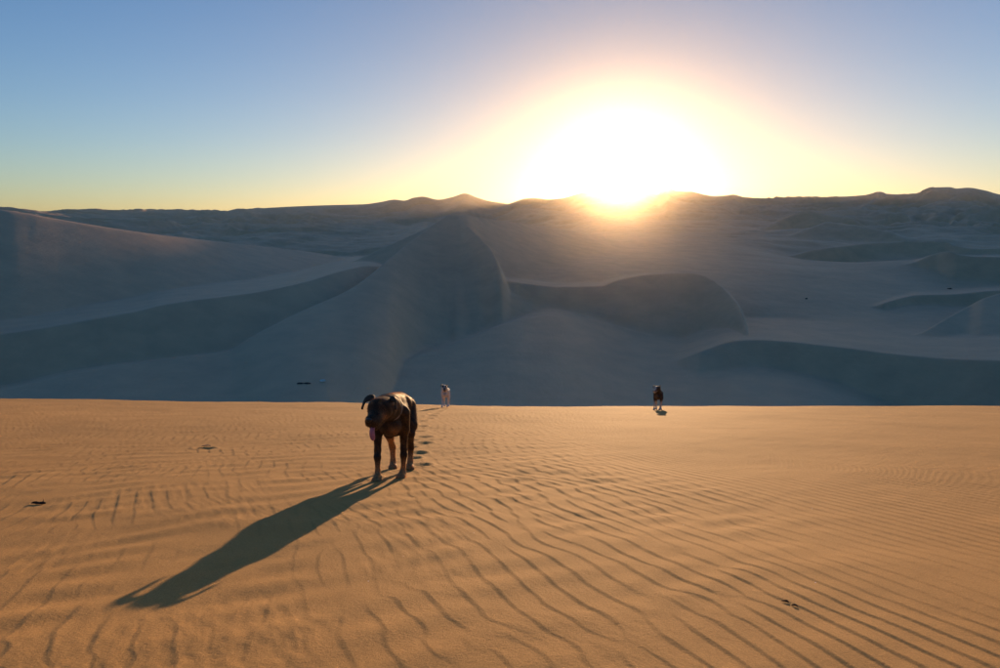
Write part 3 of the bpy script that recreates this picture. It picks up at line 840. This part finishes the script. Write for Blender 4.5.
def make_dog(px, py, scale, heading, label, coat, head=(0, 0, 0), turn=0.0, voxel=0.009, details=True, name='dog', tail_up=False, ears='fold', coll=None, tongue=True, fur=False):
    x, y, z = on_ground(px, py)
    root = bpy.data.objects.new(name, None)
    root.empty_display_size = 0.2
    COL.objects.link(root)
    root.location = (x, y, z + 0.004)
    root.rotation_euler = (0, 0, heading)
    root['label'] = label; root['category'] = 'dog'
    hx, hy, hz = head
    ct, st = math.cos(turn), math.sin(turn)
    piv = Vector((0.0, -0.20, 0.62))

    def H(p):
        q = Vector(p) - piv
        q = Vector((q.x * ct - q.y * st, q.x * st + q.y * ct, q.z))
        return tuple(q + piv + Vector(head))
    prims = [
        ((0, .03, .515), .128, (.012, .22, .505), .132, .80),
        ((.012, .22, .505), .130, (.028, .48, .560), .098, .82),
        ((.030, .48, .575), .098, (.035, .64, .560), .092, 1.05),
        ((0, -.05, .445), .085, (.01, .17, .405), .075),
        ((0, .04, .610), .068, (.02, .22, .620), .060),
        ((.02, .2, .615), .06, (.03, .55, .610), .06),
        ((.0, .0, .565), .104, (0.3 * hx, -.09 + .4 * hy, .600 + .5 * hz), .098),
        ((0.3 * hx, -.09 + .4 * hy, .600 + .5 * hz), .095, H((0, -.19, .615)), .080),
        # skull, brows, cheeks, muzzle, flews, lower jaw
        (H((0, -.215, .635)), .080, H((0, -.27, .630)), .076, 1.12),
        (H((-.034, -.300, .650)), .024, H((-.028, -.27, .665)), .024),
        (H((.034, -.300, .650)), .024, H((.028, -.27, .665)), .024),
        (H((-.045, -.265, .600)), .036, H((-.03, -.305, .580)), .030),
        (H((.045, -.265, .600)), .036, H((.03, -.305, .580)), .030),
        (H((0, -.290, .598)), .054, H((0, -.405, .545)), .039, 1.15),
        (H((-.022, -.345, .560)), .026, H((-.024, -.395, .525)), .021),
        (H((.022, -.345, .560)), .026, H((.024, -.395, .525)), .021),
        (H((0, -.405, .555)), .030, H((0, -.425, .548)), .024),
        (H((0, -.26, .555)), .036, H((0, -.365, .495)), .021, 1.2),
        # shoulders
        ((-.085, -.01, .53), .064, (-.100, .03, .40), .044),
        ((.085, .0, .53), .064, (.094, .05, .40), .044),
        # haunches
        ((.075, .56, .55), .088, (.105, .47, .40), .070),
        ((-.020, .57, .55), .088, (-.055, .50, .40), .068),
    ]
    prims += leg(0, 0, [(-.100, .03, .40, .037), (-.103, .01, .24, .023), (-.104, -.01, .19, .024), (-.104, -.015, .075, .017), (-.104, -.035, .04, .025)], (-.12, -.99))
    prims += leg(0, 0, [(.094, .05, .40, .037), (.088, .085, .24, .023), (.086, .085, .19, .024), (.078, .11, .075, .017), (.072, .095, .04, .025)], (-.25, -.97))
    prims += leg(0, 0, [(.105, .47, .40, .058), (.112, .43, .33, .040), (.108, .58, .22, .024), (.105, .61, .19, .026), (.100, .595, .07, .021), (.098, .575, .04, .025)], (.05, -1))
    prims += leg(0, 0, [(-.055, .50, .40, .058), (-.062, .47, .33, .040), (-.058, .64, .22, .024), (-.055, .67, .19, .026), (-.052, .66, .07, .021), (-.050, .64, .04, .025)], (0, -1))
    if tail_up:
        prims += [((.035, .70, .60), .028, (.05, .80, .70), .020), ((.05, .80, .70), .020, (.05, .82, .84), .011)]
    else:
        prims += [((.035, .68, .59), .030, (.05, .78, .48), .020), ((.05, .78, .48), .020, (.055, .83, .30), .010)]
    me, P = organic(prims, voxel, 0.022)
    cols = np.ones((len(P), 4), dtype=np.float32)
    # undo the head turn so the markings sit on the head
    Q = P - np.array(piv) - np.array(head)
    HP = np.stack([Q[:, 0] * ct + Q[:, 1] * st, -Q[:, 0] * st + Q[:, 1] * ct, Q[:, 2]], 1) + np.array(piv)
    cols[:, :3] = coat(P, HP)
    at = me.color_attributes.new('coat', 'FLOAT_COLOR', 'POINT')
    at.data.foreach_set('color', cols.ravel())
    me.name = 'body'
    link('body', me, COAT, root)
    earm = coat(np.array([[0, -.2, .7]]), np.array([[0.3, -.2, .7]]))[0]
    em = plain_mat('ear_fur', tuple(float(c) for c in earm), 0.6, 0.3)
    for s in (-1, 1):
        if ears == 'fold':
            tip = 0.7 if s < 0 else 0.4
            path = [H((s * .060, -.225, .695)), H((s * (.082 + .012 * tip), -.225, .700)), H((s * (.10 + .030 * tip), -.240, .682)), H((s * (.104 + .040 * tip), -.262, .640)), H((s * (.104 + .044 * tip), -.268, .618 + .01 * tip))]
            w = [.030, .034, .032, .022, .008]
        else:
            path = [H((s * .055, -.225, .690)), H((s * .080, -.23, .715)), H((s * .108, -.245, .715)), H((s * .122, -.26, .680)), H((s * .120, -.262, .655))]
            w = [.028, .030, .028, .020, .008]
        link('ear', leaf(path, w, (0, .75, .65) if ears == 'fold' else (0, 1, .1), .007, 'ear'), em, root)
        if details:
            ball('eye', H((s * .034, -.327, .636)), .0095, EYE, root)
    ball('nose', H((0, -.447, .556)), .019, NOSE, root, (1.15, .8, .85))
    if tongue:
        path = [H((0, -.345, .520)), H((.001, -.385, .512)), H((.002, -.408, .484)), H((.003, -.411, .450)), H((.004, -.405, .420)), H((.004, -.400, .408))]
        link('tongue', leaf(path, [.014, .016, .017, .019, .016, .008], (1, 0, 0), .005, 'tongue'), TONGUE, root)
    if coll:
        ring('collar', (0.3 * hx, -.085 + .4 * hy, .60 + .5 * hz), (0.05, -1, .22), .104, .011, .005, STRAP, root, 0.98)
    if fur:
        add_fur(me, P, cols, root)
    finish(root, TSL, scale)
    return root


def mixc(a, b, t):
    return np.array(a)[None, :] * (1 - t[:, None]) + np.array(b)[None, :] * t[:, None]


def noise3(P, s):
    return F_SMOOTH(P[:, 0] * s + P[:, 2] * s * .7, P[:, 1] * s + P[:, 2] * s * .4, 10.0)


def coat_dark(P, HP):
    n = noise3(P, 60)
    c = mixc((.020, .012, .007), (.060, .034, .015), np.clip(.45 + .35 * n, 0, 1))          # brindled dark brown
    back = sstep(.60, .68, P[:, 2]) * sstep(-.05, .05, P[:, 1])  # golden sunlight on the top fur, painted into the coat colour
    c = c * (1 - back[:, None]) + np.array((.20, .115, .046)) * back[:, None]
    tan = np.array((.36, .19, .075))
    feet = sstep(.20, .07, P[:, 2])
    brisk = np.exp(-((P[:, 0] - .035) / .04) ** 2 - ((P[:, 2] - .40) / .035) ** 2) * (P[:, 1] < 0)
    cheek = np.exp(-((np.abs(HP[:, 0]) - .050) / .018) ** 2 - ((HP[:, 1] + .31) / .05) ** 2 - ((HP[:, 2] - .575) / .025) ** 2)
    brow = np.exp(-((np.abs(HP[:, 0]) - .030) / .012) ** 2 - ((HP[:, 1] + .31) / .03) ** 2 - ((HP[:, 2] - .672) / .012) ** 2)
    inner = sstep(.42, .30, P[:, 2]) * sstep(.45, .5, P[:, 1]) * sstep(.03, -.02, P[:, 0]) * .8
    t = np.clip(feet * .95 + brisk * .5 + cheek * .8 + brow * .5 + inner, 0, 1)
    return c * (1 - t[:, None]) + tan[None, :] * t[:, None]


def coat_white(P, HP):
    c = mixc((.62, .56, .50), (.78, .73, .67), np.clip(.5 + .3 * noise3(P, 20), 0, 1))
    side = np.exp(-((np.abs(HP[:, 0]) - .055) / .035) ** 2 - ((HP[:, 2] - .665) / .045) ** 2) * (HP[:, 1] < -.17)
    side = np.clip(side * 1.6 + (HP[:, 0] > .25), 0, 1)
    muz = sstep(-.33, -.38, HP[:, 1]) * (HP[:, 2] > .45)
    chest = np.exp(-((P[:, 0]) / .05) ** 2 - ((P[:, 2] - .47) / .06) ** 2) * (P[:, 1] < 0) * .55
    t = np.clip(side + muz * .8 + chest, 0, 1)
    return c * (1 - t[:, None]) + np.array((.03, .024, .02))[None, :] * t[:, None]


def coat_mixed(P, HP):
    c = mixc((.022, .016, .012), (.06, .04, .025), np.clip(.5 + .3 * noise3(P, 30), 0, 1))
    white = np.array((.66, .60, .52))
    blaze = np.exp(-((HP[:, 0]) / .035) ** 2) * (HP[:, 1] < -.25) * (HP[:, 2] > .48) * (HP[:, 2] < .70) * (HP[:, 0] < .2)
    legs = sstep(.34, .22, P[:, 2]) * .75
    t = np.clip(blaze + legs, 0, 1)
    tanp = np.exp(-((P[:, 0] + .05) / .06) ** 2 - ((P[:, 2] - .45) / .08) ** 2) * (P[:, 1] < .1) * .8
    c = c * (1 - tanp[:, None]) + np.array((.20, .11, .05)) * tanp[:, None]
    return c * (1 - t[:, None]) + white[None, :] * t[:, None]


make_dog(392, 481, 1.07, 0.07, 'large dark brown dog with tan paws and hanging tongue walking towards the camera',
         coat_dark, head=(-.022, -.03, -.045), turn=-0.32, voxel=.008, coll=True, fur=True)
make_dog(445.3, 407.2, .78, 0.05, 'small white dog with dark ear patches at the crest behind the large dog',
         coat_white, head=(-.02, 0, .07), turn=0.1, voxel=.014, details=False, ears='side', tongue=False)
make_dog(657.5, 410.2, .74, -0.25, 'black and tan dog with a white face far off on the right of the crest',
         coat_mixed, head=(-.02, .02, .09), turn=-.5, voxel=.014, details=False, ears='side', tongue=False, tail_up=True)


# ------------------------------------------------------------------ small things lying on the sand
def twig(name, px, py, heading, pieces, mat, label, cat='twig', group=None, sink=0.0):
    x, y, z = on_ground(px, py)
    zz = fg_height(np.array([x]), np.array([y]))[0]
    bm = bmesh.new()
    for pts in pieces:
        rows = []
        for i, (a, b, c, r) in enumerate(pts):
            row = []
            for k in range(7):
                t = 2 * math.pi * k / 7
                rr = r * random.uniform(.8, 1.2)
                row.append(bm.verts.new((a, b + rr * math.cos(t), c + rr * math.sin(t))))
            rows.append(row)
        for i in range(len(rows) - 1):
            for k in range(7):
                bm.faces.new((rows[i][k], rows[i][(k + 1) % 7], rows[i + 1][(k + 1) % 7], rows[i + 1][k]))
        bm.faces.new(rows[0][::-1]); bm.faces.new(rows[-1])
    bmesh.ops.recalc_face_normals(bm, faces=bm.faces)
    me = bpy.data.meshes.new(name); bm.to_mesh(me); bm.free()
    o = link(name, me, mat)
    o.location = (x, y, zz - sink)
    o.rotation_euler = (-math.radians(12.3) * math.cos(heading), math.radians(12.3) * -math.sin(heading) * -1, heading)
    o['label'] = label; o['category'] = cat
    o.scale = (.72, .72, .72)
    if group:
        o['group'] = group
    return o


DRY = plain_mat('weathered_wood', (0.035, 0.024, 0.018), 0.85, 0.2, 0.002)
PALE = plain_mat('bleached_wood', (0.36, 0.27, 0.19), 0.8, 0.2, 0.002)
twig('twig', 38.5, 505, 0.05,
     [[(-.065, 0, .012, .004), (-.045, .003, .016, .010), (-.02, 0, .014, .012), (.01, -.004, .012, .009), (.04, 0, .014, .013), (.062, .003, .010, .005)],
      [(.034, 0, .016, .007), (.038, .006, .030, .006), (.036, .010, .043, .003)]],
     DRY, 'knotted dark dry twig lying on the sand at the far left')
twig('twig', 786, 604.5, -0.5,
     [[(-.022, 0, .006, .002), (-.010, 0, .009, .004), (.004, .002, .010, .0055), (.014, 0, .006, .003)]],
     DRY, 'upper left one of two black twig scraps near the bottom right')
twig('twig', 794.5, 608.5, -0.9,
     [[(-.016, 0, .004, .003), (-.004, .002, .009, .006), (.008, .0, .010, .005), (.018, .002, .004, .002)]],
     DRY, 'lower right one of two black twig scraps near the bottom right')
twig('driftwood', 206, 448, -0.03,
     [[(-.07, 0, .008, .004), (-.04, 0, .014, .007), (0, .004, .018, .009), (.04, 0, .020, .009), (.075, .003, .012, .004)]],
     PALE, 'small pale flat scrap of wood lying left of the large dog', 'driftwood')


# rocks on the dunes beyond
_v = np.empty(len(dunes.data.vertices) * 3, dtype=np.float32)
dunes.data.vertices.foreach_get('co', _v)
_v = _v.reshape(len(r_far), len(az_far), 3)


def on_dunes(px, py):
    d = ray(px, py)
    az = math.atan2(d[0], d[1]); s = d[2] / math.hypot(d[0], d[1])
    j = int(np.argmin(np.abs(az_far - az)))
    zz = _v[:, j, 2]
    for k in range(20, len(r_far)):
        if r_far[k] > 120 and zz[k] >= s * r_far[k]:
            return Vector((r_far[k] * math.sin(az), r_far[k] * math.cos(az), float(zz[k])))
    return Vector((r_far[-1] * math.sin(az), r_far[-1] * math.cos(az), float(zz[-1])))


def rock(px, py, w, h, mat, label):
    c = on_dunes(px, py)
    bm = bmesh.new()
    bmesh.ops.create_icosphere(bm, subdivisions=3, radius=1.0)
    sd_ = random.random() * 50
    for v in bm.verts:
        q = v.co.copy()
        f = 1 + .25 * math.sin(q.x * 4 + sd_) * math.cos(q.y * 5 + sd_) + .15 * math.sin(q.z * 9 + q.x * 7 + sd_)
        v.co = Vector((q.x * w / 2 * f, q.y * w / 3 * f, q.z * h * f * .6))
    me = bpy.data.meshes.new('rock'); bm.to_mesh(me); bm.free()
    o = link('rock', me, mat)
    o.location = c + Vector((0, 0, h * .15))
    o['label'] = label; o['category'] = 'rock'
    o['group'] = 'rocks lying on the far dunes'


ROCKD = plain_mat('dark_rock', (0.07, 0.06, 0.055), 0.9, 0.2)
ROCKP = plain_mat('pale_rock', (0.80, 0.76, 0.70), 0.9, 0.2)
rock(300, 383.5, 1.8, .32, ROCKD, 'low dark rock left of the pale one in the dune valley')
rock(307, 383.9, 2.0, .30, ROCKD, 'low dark rock nearest the pale one in the dune valley')
rock(322.5, 382.0, 1.5, .7, ROCKP, 'single pale rock in the dune valley above the left crest')
rock(950, 289, 3.0, .9, ROCKD, 'dark rock above the steep hollow at the right edge')
rock(806.5, 299.5, 1.4, .8, ROCKD, 'lone dark rock on the smooth slope at the right')
